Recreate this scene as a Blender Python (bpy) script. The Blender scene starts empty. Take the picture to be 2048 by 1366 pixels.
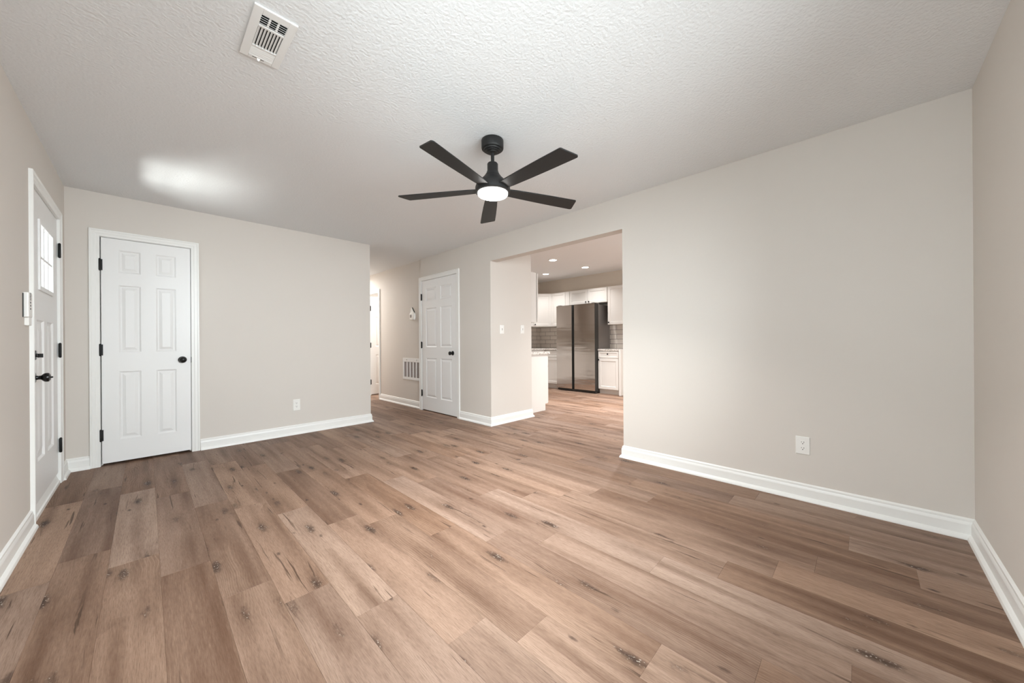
import bpy, bmesh, math, random
from mathutils import Vector, Matrix

SC = bpy.context.scene
COL = SC.collection
rnd = random.Random(7)
R = math.radians

# ------------------------------------------------------------------ camera
EYE = 1.087
yaw = R(44.375)
roll = R(-0.38)
fwd = Vector((math.cos(yaw), math.sin(yaw), 0))
rgt = Vector((math.sin(yaw), -math.cos(yaw), 0))
up = Vector((0, 0, 1))
r2 = rgt * math.cos(roll) + up * math.sin(roll)
u2 = up * math.cos(roll) - rgt * math.sin(roll)
cd = bpy.data.cameras.new('camera')
cd.sensor_width = 36.0
cd.lens = 36.0 * 716.1 / 2048.0
cd.shift_y = 0.94 / 2048.0
cd.clip_start = 0.02
cam = bpy.data.objects.new('camera', cd)
m3 = Matrix((r2, u2, -fwd)).transposed()
cam.matrix_world = Matrix.Translation((0, 0, EYE)) @ m3.to_4x4()
COL.objects.link(cam)
SC.camera = cam

# ------------------------------------------------------------------ world, lights, exposure
world = bpy.data.worlds.new('world')
SC.world = world
world.use_nodes = True
wb = world.node_tree.nodes['Background']
wb.inputs['Color'].default_value = (0.86, 0.93, 1.0, 1)
wb.inputs['Strength'].default_value = 6.0

SC.view_settings.view_transform = 'Standard'
SC.view_settings.look = 'None'
SC.view_settings.gamma = 1.0
SC.view_settings.use_curve_mapping = False
SC.view_settings.exposure = 0.45
SC.cycles.max_bounces = 10
SC.cycles.diffuse_bounces = 7
SC.cycles.sample_clamp_indirect = 6.0
SC.cycles.caustics_reflective = False
SC.cycles.caustics_refractive = False


def area(name, loc, target, size, energy, color=(1, 1, 1), size_y=None, shape='RECTANGLE', spread=180):
    l = bpy.data.lights.new(name, 'AREA')
    l.shape = shape
    l.size = size
    if size_y:
        l.size_y = size_y
    l.energy = energy
    l.color = color
    l.spread = R(spread)
    o = bpy.data.objects.new(name, l)
    o.location = loc
    d = Vector(target) - Vector(loc)
    o.rotation_euler = d.to_track_quat('-Z', 'Y').to_euler()
    COL.objects.link(o)
    return o


# daylight lamps at two unseen windows added behind the camera and on the left
area('window_daylight', (1.025, -0.60, 1.45), (1.025, 2.6, 0.50), 1.8, 46, (0.90, 0.955, 1.0), 1.22, spread=115)
area('window_daylight', (-0.66, 0.50, 1.45), (2.5, 0.50, 1.30), 1.4, 26, (0.90, 0.96, 1.0), 1.22)
# added lamp imitating sun bounced off the porch through the front door glass
area('porch_glint_lamp', (-1.2, 4.20, 0.85), (-0.50, 4.10, 1.66), 0.70, 14, (1.0, 0.99, 0.97), 0.30, spread=85)
# ceiling fan light
area('fan_light', (1.632, 1.768, 2.060), (1.632, 1.768, 0), 0.18, 21, (1.0, 0.98, 0.96), shape='DISK', spread=125)
# three kitchen cans in view, plus two unseen lamps added to light the floor
KC = 2.62
CANS = [(5.346, 4.141), (6.349, 4.082), (6.331, 5.112)]
for (x, y), e in zip(CANS + [(4.35, 2.7), (5.346, 2.3)], (15, 7, 7, 2, 50)):
    area('can_and_fill_light', (x, y, KC - 0.03), (x, y, 0), 0.13, e, (1.0, 0.985, 0.97), shape='DISK', spread=115)
# fill lamp added to brighten the kitchen, no window behind it
area('kitchen_fill', (5.2, -0.3, 1.6), (5.2, 2.6, 2.9), 1.6, 40, (0.95, 0.98, 1.0), 1.2)
# hall and side room ceiling lamps, both round the corner
area('hall_lamp', (2.66, 7.6, 2.38), (2.66, 7.6, 0), 0.3, 34, (1.0, 0.98, 0.96), shape='DISK')
area('side_room_lamp', (3.9, 6.7, 2.36), (3.9, 6.7, 0), 0.3, 20, (1.0, 0.98, 0.96), shape='DISK')


# ------------------------------------------------------------------ materials
def new_mat(name):
    m = bpy.data.materials.new(name)
    m.use_nodes = True
    nt = m.node_tree
    return m, nt, nt.nodes['Principled BSDF']


def N(nt, t, **kw):
    n = nt.nodes.new(t)
    for k, v in kw.items():
        setattr(n, k, v)
    return n


def math_n(nt, op, a, b=None, c=None, clamp=False):
    n = N(nt, 'ShaderNodeMath', operation=op)
    n.use_clamp = clamp
    for i, v in enumerate((a, b, c)):
        if v is None:
            continue
        if isinstance(v, (int, float)):
            n.inputs[i].default_value = v
        else:
            nt.links.new(v, n.inputs[i])
    return n.outputs[0]


def ramp(nt, fac, stops, interp='LINEAR'):
    n = N(nt, 'ShaderNodeValToRGB')
    n.color_ramp.interpolation = interp
    el = n.color_ramp.elements
    while len(el) < len(stops):
        el.new(0.5)
    for e, (p, c) in zip(el, stops):
        e.position = p
        e.color = (c, c, c, 1) if isinstance(c, (int, float)) else (*c, 1)
    nt.links.new(fac, n.inputs[0])
    return n.outputs[0]


def mixc(nt, fac, a, b, blend='MIX'):
    n = N(nt, 'ShaderNodeMix', data_type='RGBA', blend_type=blend)
    for s, v in ((0, fac), (6, a), (7, b)):
        if isinstance(v, (int, float)):
            n.inputs[s].default_value = v
        elif isinstance(v, tuple):
            n.inputs[s].default_value = (*v, 1)
        else:
            nt.links.new(v, n.inputs[s])
    return n.outputs[2]


def simple(name, color, rough=0.5, metal=0.0, bump=0.0, bscale=300, spec=0.5, coat=0.0, var=0.0, vscale=3):
    m, nt, b = new_mat(name)
    b.inputs['Base Color'].default_value = (*color, 1)
    b.inputs['Roughness'].default_value = rough
    b.inputs['Metallic'].default_value = metal
    b.inputs['Specular IOR Level'].default_value = spec
    b.inputs['Coat Weight'].default_value = coat
    tc = N(nt, 'ShaderNodeTexCoord')
    if bump:
        n = N(nt, 'ShaderNodeTexNoise')
        n.inputs['Scale'].default_value = bscale
        n.inputs['Detail'].default_value = 3
        nt.links.new(tc.outputs['Object'], n.inputs['Vector'])
        bp = N(nt, 'ShaderNodeBump')
        bp.inputs['Strength'].default_value = bump
        bp.inputs['Distance'].default_value = 0.002
        nt.links.new(n.outputs['Fac'], bp.inputs['Height'])
        nt.links.new(bp.outputs['Normal'], b.inputs['Normal'])
    n = N(nt, 'ShaderNodeTexNoise')
    n.inputs['Scale'].default_value = vscale
    n.inputs['Detail'].default_value = 4
    nt.links.new(tc.outputs['Object'], n.inputs['Vector'])
    v = var if var else 0.02
    dark = tuple(c * (1 - v) for c in color)
    lite = tuple(min(1, c * (1 + v)) for c in color)
    nt.links.new(mixc(nt, n.outputs['Fac'], dark, lite), b.inputs['Base Color'])
    return m


def emit(name, color, strength):
    m, nt, b = new_mat(name)
    b.inputs['Base Color'].default_value = (0.9, 0.9, 0.88, 1)
    b.inputs['Emission Color'].default_value = (*color, 1)
    b.inputs['Emission Strength'].default_value = strength
    b.inputs['Roughness'].default_value = 0.3
    return m


def glass_mat():
    m, nt, b = new_mat('window_glass')
    out = nt.nodes['Material Output']
    tr = N(nt, 'ShaderNodeBsdfTransparent')
    tr.inputs['Color'].default_value = (0.95, 0.97, 0.96, 1)
    gl = N(nt, 'ShaderNodeBsdfGlossy')
    gl.inputs['Roughness'].default_value = 0.02
    fr = N(nt, 'ShaderNodeFresnel')
    fr.inputs['IOR'].default_value = 1.25
    mx = N(nt, 'ShaderNodeMixShader')
    nt.links.new(fr.outputs[0], mx.inputs[0])
    nt.links.new(tr.outputs[0], mx.inputs[1])
    nt.links.new(gl.outputs[0], mx.inputs[2])
    nt.links.new(mx.outputs[0], out.inputs['Surface'])
    return m


def ceiling_mat():
    m, nt, b = new_mat('ceiling_stomp_texture')
    b.inputs['Base Color'].default_value = (0.765, 0.782, 0.795, 1)
    b.inputs['Roughness'].default_value = 0.85
    tc = N(nt, 'ShaderNodeTexCoord')
    L = nt.links
    hs = []
    for k, (sc, off) in enumerate(((4.6, 0.0), (5.3, 7.3))):
        mp = N(nt, 'ShaderNodeMapping')
        mp.inputs['Location'].default_value = (off, off * 1.7, 0)
        L.new(tc.outputs['Object'], mp.inputs['Vector'])
        wn = N(nt, 'ShaderNodeTexNoise')
        wn.inputs['Scale'].default_value = 9
        wn.inputs['Detail'].default_value = 2
        L.new(mp.outputs[0], wn.inputs['Vector'])
        ws = N(nt, 'ShaderNodeVectorMath', operation='SCALE')
        L.new(wn.outputs['Color'], ws.inputs[0])
        ws.inputs['Scale'].default_value = 0.07
        wa = N(nt, 'ShaderNodeVectorMath', operation='ADD')
        L.new(mp.outputs[0], wa.inputs[0])
        L.new(ws.outputs[0], wa.inputs[1])
        v = N(nt, 'ShaderNodeTexVoronoi', voronoi_dimensions='2D')
        v.inputs['Scale'].default_value = sc
        v.inputs['Randomness'].default_value = 0.95
        L.new(wa.outputs[0], v.inputs['Vector'])
        sub = N(nt, 'ShaderNodeVectorMath', operation='SUBTRACT')
        L.new(wa.outputs[0], sub.inputs[0])
        L.new(v.outputs['Position'], sub.inputs[1])
        sp = N(nt, 'ShaderNodeSeparateXYZ')
        L.new(sub.outputs[0], sp.inputs[0])
        ang = math_n(nt, 'ARCTAN2', sp.outputs['Y'], sp.outputs['X'])
        ln = N(nt, 'ShaderNodeVectorMath', operation='LENGTH')
        L.new(sub.outputs[0], ln.inputs[0])
        rr = ln.outputs['Value']
        cs = N(nt, 'ShaderNodeSeparateColor')
        L.new(v.outputs['Color'], cs.inputs[0])
        cmb = N(nt, 'ShaderNodeCombineXYZ')
        L.new(math_n(nt, 'MULTIPLY', math_n(nt, 'COSINE', ang), 3.6), cmb.inputs[0])
        L.new(math_n(nt, 'MULTIPLY', math_n(nt, 'SINE', ang), 3.6), cmb.inputs[1])
        L.new(math_n(nt, 'ADD', math_n(nt, 'MULTIPLY', rr, 14.0), math_n(nt, 'MULTIPLY', cs.outputs[0], 40)), cmb.inputs[2])
        n = N(nt, 'ShaderNodeTexNoise')
        n.inputs['Scale'].default_value = 2.4
        n.inputs['Detail'].default_value = 1.0
        L.new(cmb.outputs[0], n.inputs['Vector'])
        ridge = ramp(nt, n.outputs['Fac'], ((0.50, 0.0), (0.60, 0.9), (0.66, 1.0), (0.72, 0.25), (0.8, 0.0)))
        fade = ramp(nt, math_n(nt, 'MULTIPLY', rr, 5.0), ((0.0, 0.2), (0.15, 0.8), (0.45, 1.0), (0.85, 0.25), (1.0, 0.0)))
        hs.append(math_n(nt, 'MULTIPLY', ridge, fade))
    h = math_n(nt, 'MAXIMUM', hs[0], hs[1])
    pt = N(nt, 'ShaderNodeTexNoise')
    pt.inputs['Scale'].default_value = 1.6
    pt.inputs['Detail'].default_value = 3
    L.new(tc.outputs['Object'], pt.inputs['Vector'])
    h = math_n(nt, 'MULTIPLY', h, ramp(nt, pt.outputs['Fac'], ((0.3, 0.25), (0.6, 1.0))))
    fn = N(nt, 'ShaderNodeTexNoise')
    fn.inputs['Scale'].default_value = 70
    fn.inputs['Detail'].default_value = 3
    L.new(tc.outputs['Object'], fn.inputs['Vector'])
    h = math_n(nt, 'ADD', h, math_n(nt, 'MULTIPLY', fn.outputs['Fac'], 0.22))
    bp = N(nt, 'ShaderNodeBump')
    bp.inputs['Strength'].default_value = 1.0
    bp.inputs['Distance'].default_value = 0.017
    L.new(h, bp.inputs['Height'])
    L.new(bp.outputs['Normal'], b.inputs['Normal'])
    return m


def floor_mat():
    m, nt, b = new_mat('oak_plank_floor')
    L = nt.links
    uv = N(nt, 'ShaderNodeUVMap', uv_map='plank')
    at = N(nt, 'ShaderNodeAttribute', attribute_name='plank_tone')
    sc = N(nt, 'ShaderNodeSeparateColor')
    L.new(at.outputs['Color'], sc.inputs[0])
    tone, hue, seed = sc.outputs[0], sc.outputs[1], sc.outputs[2]
    su = N(nt, 'ShaderNodeSeparateXYZ')
    L.new(uv.outputs[0], su.inputs[0])
    u, v = su.outputs[0], su.outputs[1]
    sd = math_n(nt, 'MULTIPLY', seed, 61.0)

    def vec(a, bb, uu=None, vv=None):
        c = N(nt, 'ShaderNodeCombineXYZ')
        L.new(math_n(nt, 'MULTIPLY', uu or u, a), c.inputs[0])
        L.new(math_n(nt, 'MULTIPLY', vv or v, bb), c.inputs[1])
        L.new(sd, c.inputs[2])
        return c.outputs[0]

    def noise(vv, scale=1.0, detail=3.0, rough=0.5, dist=0.0):
        n = N(nt, 'ShaderNodeTexNoise')
        n.inputs['Scale'].default_value = scale
        n.inputs['Detail'].default_value = detail
        n.inputs['Roughness'].default_value = rough
        n.inputs['Distortion'].default_value = dist
        L.new(vv, n.inputs['Vector'])
        return n.outputs['Fac']

    # knots: sparse cells, each plank has its own
    def knots(a, bb, gate_at, r0, r1, r2, wob):
        kv = N(nt, 'ShaderNodeTexVoronoi', voronoi_dimensions='3D')
        kv.inputs['Scale'].default_value = 1.0
        L.new(vec(a, bb), kv.inputs['Vector'])
        kc = N(nt, 'ShaderNodeSeparateColor')
        L.new(kv.outputs['Color'], kc.inputs[0])
        gate = math_n(nt, 'GREATER_THAN', kc.outputs[0], gate_at)
        w = noise(vec(26, 70), 1.0, 3, 0.6)
        kd = math_n(nt, 'ADD', kv.outputs['Distance'], math_n(nt, 'MULTIPLY', math_n(nt, 'SUBTRACT', w, 0.5), wob))
        return math_n(nt, 'MULTIPLY', gate, ramp(nt, kd, ((r0, 1.0), (r1, 0.6), (r2, 0.0)))), gate, kd

    core, gate, kd = knots(2.6, 8.5, 0.14, 0.04, 0.12, 0.20, 0.24)
    halo = math_n(nt, 'MULTIPLY', gate, ramp(nt, kd, ((0.05, 1.0), (0.25, 0.45), (0.60, 0.0))))
    streak, _, _ = knots(0.85, 15.0, 0.34, 0.05, 0.26, 0.62, 0.30)
    core2, _, _ = knots(5.5, 13.0, 0.70, 0.02, 0.08, 0.14, 0.20)
    # grain lines bend round the knots
    bend = noise(vec(1.6, 4.0), 1.0, 2)
    v2 = math_n(nt, 'ADD', v, math_n(nt, 'ADD', math_n(nt, 'MULTIPLY', bend, 0.035), math_n(nt, 'MULTIPLY', halo, 0.02)))
    v3 = math_n(nt, 'ADD', v, math_n(nt, 'MULTIPLY', bend, 0.16))
    fine = noise(vec(22.0, 330.0), 1.0, 4, 0.7)
    mid = noise(vec(1.1, 26.0, vv=v2), 1.0, 5, 0.68)
    broad = noise(vec(0.9, 8.0, vv=v2), 1.0, 2)
    ringm = ramp(nt, noise(vec(0.8, 5.0), 1.0, 1), ((0.50, 0.0), (0.64, 1.0)))
    ring = math_n(nt, 'SINE', math_n(nt, 'ADD', math_n(nt, 'MULTIPLY', v3, 620.0), math_n(nt, 'MULTIPLY', fine, 2.0)))
    ring = math_n(nt, 'MULTIPLY', ramp(nt, ring, ((0.3, 0.0), (0.95, 1.0))), ringm)
    # splits along the grain
    cr = noise(vec(2.4, 60.0, vv=v2), 1.0, 2, 0.5)
    crg = noise(vec(1.3, 7.0), 1.0, 1)
    crack = math_n(nt, 'MULTIPLY', ramp(nt, cr, ((0.65, 0.0), (0.70, 1.0))), ramp(nt, crg, ((0.46, 0.0), (0.56, 1.0))))

    light = mixc(nt, hue, (0.362, 0.234, 0.164), (0.342, 0.244, 0.189))
    dark = mixc(nt, hue, (0.120, 0.059, 0.031), (0.131, 0.073, 0.049))
    t = math_n(nt, 'ADD', math_n(nt, 'MULTIPLY', mid, 1.0), math_n(nt, 'MULTIPLY', broad, 0.5))
    t = math_n(nt, 'ADD', t, math_n(nt, 'SUBTRACT', math_n(nt, 'MULTIPLY', tone, 0.62), 0.68), clamp=True)
    col = mixc(nt, t, light, dark)
    col = mixc(nt, math_n(nt, 'MULTIPLY', ramp(nt, fine, ((0.46, 0.0), (0.66, 1.0))), 0.42), col, (0.087, 0.046, 0.027))
    col = mixc(nt, math_n(nt, 'MULTIPLY', ramp(nt, fine, ((0.30, 1.0), (0.42, 0.0))), 0.25), col, (0.422, 0.312, 0.233))
    col = mixc(nt, math_n(nt, 'MULTIPLY', ring, 0.32), col, (0.385, 0.272, 0.193))
    col = mixc(nt, math_n(nt, 'MULTIPLY', streak, 0.62), col, (0.092, 0.044, 0.024))
    col = mixc(nt, math_n(nt, 'MULTIPLY', halo, 0.55), col, (0.087, 0.044, 0.025))
    col = mixc(nt, math_n(nt, 'MULTIPLY', crack, 0.85), col, (0.064, 0.036, 0.022))
    col = mixc(nt, math_n(nt, 'MULTIPLY', math_n(nt, 'MAXIMUM', core, core2), 0.9), col, (0.041, 0.023, 0.016))
    # pale filler flecks in the heart of some knots
    fl = math_n(nt, 'MULTIPLY', core, ramp(nt, noise(vec(90, 160), 1.0, 2), ((0.62, 0.0), (0.68, 1.0))))
    col = mixc(nt, fl, col, (0.62, 0.56, 0.48))
    # micro bevel at the plank edges comes with the attribute alpha (kept in mesh)
    L.new(col, b.inputs['Base Color'])
    b.inputs['Specular IOR Level'].default_value = 0.20
    rg = math_n(nt, 'ADD', math_n(nt, 'MULTIPLY', fine, 0.16), 0.44)
    L.new(rg, b.inputs['Roughness'])
    bp = N(nt, 'ShaderNodeBump')
    bp.inputs['Strength'].default_value = 0.25
    bp.inputs['Distance'].default_value = 0.0012
    hh = math_n(nt, 'SUBTRACT', math_n(nt, 'MULTIPLY', fine, -0.6), math_n(nt, 'ADD', core, crack))
    L.new(hh, bp.inputs['Height'])
    L.new(bp.outputs['Normal'], b.inputs['Normal'])
    return m


def granite_mat():
    m, nt, b = new_mat('speckled_granite')
    tc = N(nt, 'ShaderNodeTexCoord')
    n = N(nt, 'ShaderNodeTexNoise')
    n.inputs['Scale'].default_value = 60
    n.inputs['Detail'].default_value = 5
    nt.links.new(tc.outputs['Object'], n.inputs['Vector'])
    v = N(nt, 'ShaderNodeTexVoronoi')
    v.inputs['Scale'].default_value = 110
    nt.links.new(tc.outputs['Object'], v.inputs['Vector'])
    c = ramp(nt, n.outputs['Fac'], ((0.34, (0.22, 0.19, 0.17)), (0.47, (0.62, 0.58, 0.54)), (0.6, (0.78, 0.75, 0.71))))
    c = mixc(nt, math_n(nt, 'MULTIPLY', ramp(nt, v.outputs['Distance'], ((0.1, 1.0), (0.25, 0.0))), 0.6), c, (0.16, 0.14, 0.13))
    nt.links.new(c, b.inputs['Base Color'])
    b.inputs['Roughness'].default_value = 0.2
    return m


def tile_mat():
    m, nt, b = new_mat('subway_tile')
    tc = N(nt, 'ShaderNodeTexCoord')
    br = N(nt, 'ShaderNodeTexBrick')
    br.inputs['Scale'].default_value = 1.0
    br.inputs['Brick Width'].default_value = 0.305
    br.inputs['Row Height'].default_value = 0.102
    br.inputs['Mortar Size'].default_value = 0.0035
    br.inputs['Color1'].default_value = (0.66, 0.60, 0.54, 1)
    br.inputs['Color2'].default_value = (0.70, 0.64, 0.58, 1)
    br.inputs['Mortar'].default_value = (0.10, 0.085, 0.075, 1)
    nt.links.new(tc.outputs['UV'], br.inputs['Vector'])
    nt.links.new(br.outputs['Color'], b.inputs['Base Color'])
    b.inputs['Roughness'].default_value = 0.2
    return m


def steel_mat():
    m, nt, b = new_mat('brushed_stainless')
    b.inputs['Metallic'].default_value = 1.0
    b.inputs['Roughness'].default_value = 0.17
    tc = N(nt, 'ShaderNodeTexCoord')
    mp = N(nt, 'ShaderNodeMapping')
    mp.inputs['Scale'].default_value = (1, 0.6, 5.0)
    nt.links.new(tc.outputs['Object'], mp.inputs['Vector'])
    n = N(nt, 'ShaderNodeTexNoise')
    n.inputs['Scale'].default_value = 1.6
    n.inputs['Detail'].default_value = 2
    nt.links.new(mp.outputs[0], n.inputs['Vector'])
    bp = N(nt, 'ShaderNodeBump')
    bp.inputs['Strength'].default_value = 0.35
    bp.inputs['Distance'].default_value = 0.02
    nt.links.new(n.outputs['Fac'], bp.inputs['Height'])
    nt.links.new(bp.outputs['Normal'], b.inputs['Normal'])
    mp2 = N(nt, 'ShaderNodeMapping')
    mp2.inputs['Scale'].default_value = (1, 2, 700.0)
    nt.links.new(tc.outputs['Object'], mp2.inputs['Vector'])
    n2 = N(nt, 'ShaderNodeTexNoise')
    n2.inputs['Scale'].default_value = 1.0
    nt.links.new(mp2.outputs[0], n2.inputs['Vector'])
    nt.links.new(mixc(nt, n2.outputs['Fac'], (0.60, 0.57, 0.545), (0.72, 0.69, 0.66)), b.inputs['Base Color'])
    return m


M = dict(
    wall=simple('greige_wall_paint', (0.650, 0.608, 0.562), 0.7, bump=0.08, bscale=220, var=0.01),
    kwall=simple('kitchen_wall_paint', (0.66, 0.585, 0.50), 0.7, var=0.01),
    swall=simple('pale_wall_paint', (0.74, 0.70, 0.655), 0.7, bump=0.06, bscale=220, var=0.01),
    trim=simple('white_trim_paint', (0.82, 0.82, 0.80), 0.38, var=0.01),
    door=simple('white_door_paint', (0.80, 0.80, 0.795), 0.42, var=0.01),
    ceil=ceiling_mat(),
    kceil=simple('smooth_ceiling_paint', (0.88, 0.885, 0.89), 0.85, bump=0.15, bscale=60, var=0.01),
    floor=floor_mat(),
    black=simple('black_metal', (0.010, 0.010, 0.010), 0.5, spec=0.3),
    fanblk=simple('matte_black_fan', (0.013, 0.013, 0.013), 0.5, bump=0.03, bscale=500, spec=0.35),
    plastic=simple('white_plastic', (0.82, 0.81, 0.78), 0.35),
    slot=simple('dark_slot', (0.03, 0.028, 0.025), 0.6),
    vent=simple('white_enamel', (0.80, 0.80, 0.79), 0.4),
    duct=simple('dark_duct', (0.02, 0.02, 0.02), 0.8),
    filter=simple('grey_filter', (0.32, 0.29, 0.28), 0.9, bump=0.6, bscale=160, var=0.5, vscale=130),
    glass=glass_mat(),
    lens=emit('fan_lens_glow', (1.0, 0.97, 0.93), 22),
    can=emit('can_lens_glow', (1.0, 0.93, 0.86), 14),
    cab=simple('white_cabinet_paint', (0.74, 0.715, 0.68), 0.4),
    gran=granite_mat(),
    tile=tile_mat(),
    steel=steel_mat(),
    steelside=simple('grey_steel_side', (0.23, 0.21, 0.20), 0.38, metal=0.6, var=0.06),
    concrete=simple('pale_concrete', (0.5, 0.48, 0.45), 0.9, var=0.1),
    knobm=simple('black_knob_metal', (0.010, 0.010, 0.010), 0.22, metal=0.4),
)


# ------------------------------------------------------------------ mesh helpers
class B:
    def __init__(self):
        self.v, self.f = [], []

    def poly(self, pts, faces):
        o = len(self.v)
        self.v += [tuple(p) for p in pts]
        self.f += [tuple(i + o for i in f) for f in faces]
        return self

    def box(self, x0, x1, y0, y1, z0, z1):
        x0, x1 = sorted((x0, x1)); y0, y1 = sorted((y0, y1)); z0, z1 = sorted((z0, z1))
        return self.poly([(x0, y0, z0), (x1, y0, z0), (x1, y1, z0), (x0, y1, z0), (x0, y0, z1), (x1, y0, z1), (x1, y1, z1), (x0, y1, z1)],
                         [(0, 3, 2, 1), (4, 5, 6, 7), (0, 1, 5, 4), (1, 2, 6, 5), (2, 3, 7, 6), (3, 0, 4, 7)])

    def loops(self, rings, closed_u=True, cap=(True, True)):
        """skin consecutive rings of equal length"""
        o = len(self.v)
        n = len(rings[0])
        for r in rings:
            self.v += [tuple(p) for p in r]
        for i in range(len(rings) - 1):
            for j in range(n if closed_u else n - 1):
                k = (j + 1) % n
                self.f.append((o + i * n + j, o + i * n + k, o + (i + 1) * n + k, o + (i + 1) * n + j))
        if cap[0]:
            self.f.append(tuple(o + j for j in reversed(range(n))))
        if cap[1]:
            self.f.append(tuple(o + (len(rings) - 1) * n + j for j in range(n)))
        return self

    def lathe(self, prof, origin, axis=(0, 0, 1), seg=32, cap=(True, True)):
        a = Vector(axis).normalized()
        t = a.orthogonal().normalized()
        s = a.cross(t)
        O = Vector(origin)
        rings = []
        for r, h in prof:
            rings.append([O + a * h + (t * math.cos(2 * math.pi * k / seg) + s * math.sin(2 * math.pi * k / seg)) * max(r, 1e-5) for k in range(seg)])
        return self.loops(rings, cap=cap)

    def tube(self, p0, p1, r, seg=16):
        d = Vector(p1) - Vector(p0)
        return self.lathe([(r, 0), (r, d.length)], p0, d, seg)

    def build(self, name, mat, parent=None, bevel=0.0, smooth=False, seg=2):
        me = bpy.data.meshes.new(name)
        me.from_pydata(self.v, [], self.f)
        bm = bmesh.new()
        bm.from_mesh(me)
        bmesh.ops.recalc_face_normals(bm, faces=bm.faces)
        bm.to_mesh(me)
        bm.free()
        me.materials.append(M[mat])
        if smooth:
            for p in me.polygons:
                p.use_smooth = True
        o = bpy.data.objects.new(name, me)
        COL.objects.link(o)
        if smooth:
            try:
                me.set_sharp_from_angle(angle=R(40))
            except Exception:
                pass
        if bevel:
            md = o.modifiers.new('edge', 'BEVEL')
            md.width = bevel
            md.segments = seg
            md.limit_method = 'ANGLE'
            md.angle_limit = R(40)
        if parent is not None:
            o.parent = parent
            o.matrix_parent_inverse = Matrix.Translation(-Vector(parent.location))
        return o


class Frame:
    """local frame on a wall: a along the wall, n out of the wall, z up"""

    def __init__(self, O, A, Nn):
        self.O, self.A, self.N = Vector(O), Vector(A), Vector(Nn)

    def p(self, a, n, z):
        q = self.O + self.A * a + self.N * n
        return (q.x, q.y, q.z + z)

    def box(self, b, a0, a1, n0, n1, z0, z1):
        P, Q = self.p(a0, n0, z0), self.p(a1, n1, z1)
        return b.box(P[0], Q[0], P[1], Q[1], P[2], Q[2])


def thing(name, loc, label, cat, group=None):
    o = bpy.data.objects.new(name, None)
    o.empty_display_size = 0.05
    o.location = loc
    COL.objects.link(o)
    o['label'] = label
    o['category'] = cat
    if group:
        o['group'] = group
    return o


def tag(o, label, cat, group=None):
    o['label'] = label
    o['category'] = cat
    if group:
        o['group'] = group
    return o


CATS = {'wall': 'wall', 'floor': 'floor', 'ceiling': 'ceiling', 'window': 'window', 'door': 'door', 'baseboard': 'baseboard', 'trim': 'trim'}


def struct(o, label):
    o['kind'] = 'structure'
    o['label'] = label
    o['category'] = CATS.get(o.name.split('_')[0], 'wall')
    return o


def sempty(name, loc, label):
    o = bpy.data.objects.new(name, None)
    o.empty_display_size = 0.05
    o.location = loc
    COL.objects.link(o)
    return struct(o, label)


# ------------------------------------------------------------------ dimensions
XL, XR, YN, YF, H = -0.483, 3.124, -0.430, 4.854, 2.44
X1 = 2.165                     # end of the closet wall, start of the hall
T = 0.115
YO1, YO2, ZO = 1.603, 3.441, 2.139   # kitchen opening
XS = 3.92                      # pantry back face
YS = 3.56                      # far face of switch wall
XH = 3.154                     # hall right wall
YJ = 5.130
XK, YK = 7.155, 5.985          # kitchen far walls
YE = 8.60                      # hall end
SX = XR + T

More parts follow.
